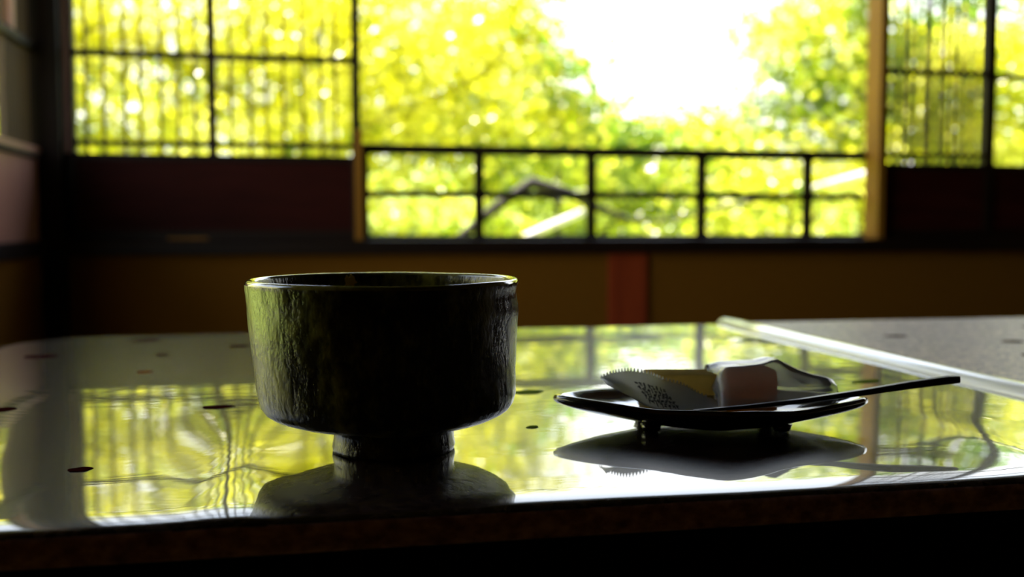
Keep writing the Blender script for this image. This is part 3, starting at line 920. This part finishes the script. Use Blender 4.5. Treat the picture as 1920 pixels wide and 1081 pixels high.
# deep green trees farther back on the bank
for i, (x, y, z0, rx, rz, lab) in enumerate([(-4.5, 12.5, 0.7, 2.4, 2.4, 'deep green tree far back behind the left lattice window'), (-0.5, 13.5, 0.9, 2.0, 2.3, 'deep green tree far back behind the large maple'),
                                       (2.3, 13.2, 0.7, 1.7, 1.5, 'deep green tree far back behind the middle maple branches'), (4.6, 12.8, 0.5, 1.6, 0.75, 'low green tree far back below the sky gap'), (8.3, 12.5, 0.8, 2.3, 1.9, 'deep green tree far back behind the right maple')]):
    T = (x, y, z0 - 0.2)
    tree('broadleaf_tree', lab, 'tree', T, [T, (x, y, z0 + 1), (x + .1, y, z0 + rz + 0.6)], 0.14, [fork((x, y, z0 + .6), (x - 1, y, z0 + 1.4), 0.05, 0.01, seed=20 + i)],
         [(x, y, z0 + rz * 0.9, rx, 1.2, rz), (x + rx * 0.6, y - 0.5, z0 + rz * 0.4, rx * .6, 1.0, rz * .5)],
         5000, 0.11, M_LEAFD, 30 + i, small=True)
# low hedge on the bank closing the view behind the railing
T = (2.5, 10.4, -0.6)
h = empty('clipped_hedge', T)
tag(h, 'long green hedge at the foot of the bank behind the shrubs', 'hedge')
crown('foliage', [(x, 0, 0.75, 0.9, .5, .75) for x in np.arange(-8, 9, 1.1)], 11000, 0.075, M_LEAFG, h, 41, small=True)
obj('stem', tube(bmesh.new(), [(0, 0, -0.3), (0, 0, 0.6)], [0.05, 0.02], 8), M_BARK, h)

# arching dark branch behind the railing
arch = [(0.52, 4.18, 0.30), (0.6, 4.17, 0.40), (0.74, 4.15, 0.52), (0.89, 4.13, 0.62), (1.03, 4.1, 0.58), (1.18, 4.16, 0.52), (1.35, 4.23, 0.465), (1.49, 4.2, 0.46), (1.74, 4.26, 0.51), (2.02, 4.31, 0.565), (2.26, 4.27, 0.59)]
T = (0.35, 4.3, G)
t = empty('small_pine', T)
tag(t, 'dark arching branch of a small tree close behind the railing', 'tree')
rel = lambda p: (p[0] - T[0], p[1] - T[1], p[2] - T[2])
obj('trunk', tube(bmesh.new(), [rel(p) for p in [T, (0.38, 4.25, -0.4), (0.45, 4.2, 0.1), (0.52, 4.18, 0.31)]], [0.04, 0.032, 0.022, 0.016], 10), M_BARK, t, smooth=True)
obj('branch', tube(bmesh.new(), [rel(p) for p in arch], [0.02, 0.019, 0.021, 0.027, 0.022, 0.017, 0.012, 0.010, 0.010, 0.009, 0.006], 8), M_BARK, t, smooth=True)
obj('branch', tube(bmesh.new(), [rel(p) for p in [(0.89, 4.13, 0.62), (0.95, 4.15, 0.56), (1.04, 4.18, 0.535)]], [0.012, 0.009, 0.005], 8), M_BARK, t, smooth=True)
crown('twig_leaves', [(1.6 - T[0], 0, 0.58 - T[2], .5, .12, .05), (2.2 - T[0], 0, 0.60 - T[2], .3, .12, .05), (0.95 - T[0], 0, .66 - T[2], .15, .1, .04)], 220, 0.02, M_LEAFG, t, 51)

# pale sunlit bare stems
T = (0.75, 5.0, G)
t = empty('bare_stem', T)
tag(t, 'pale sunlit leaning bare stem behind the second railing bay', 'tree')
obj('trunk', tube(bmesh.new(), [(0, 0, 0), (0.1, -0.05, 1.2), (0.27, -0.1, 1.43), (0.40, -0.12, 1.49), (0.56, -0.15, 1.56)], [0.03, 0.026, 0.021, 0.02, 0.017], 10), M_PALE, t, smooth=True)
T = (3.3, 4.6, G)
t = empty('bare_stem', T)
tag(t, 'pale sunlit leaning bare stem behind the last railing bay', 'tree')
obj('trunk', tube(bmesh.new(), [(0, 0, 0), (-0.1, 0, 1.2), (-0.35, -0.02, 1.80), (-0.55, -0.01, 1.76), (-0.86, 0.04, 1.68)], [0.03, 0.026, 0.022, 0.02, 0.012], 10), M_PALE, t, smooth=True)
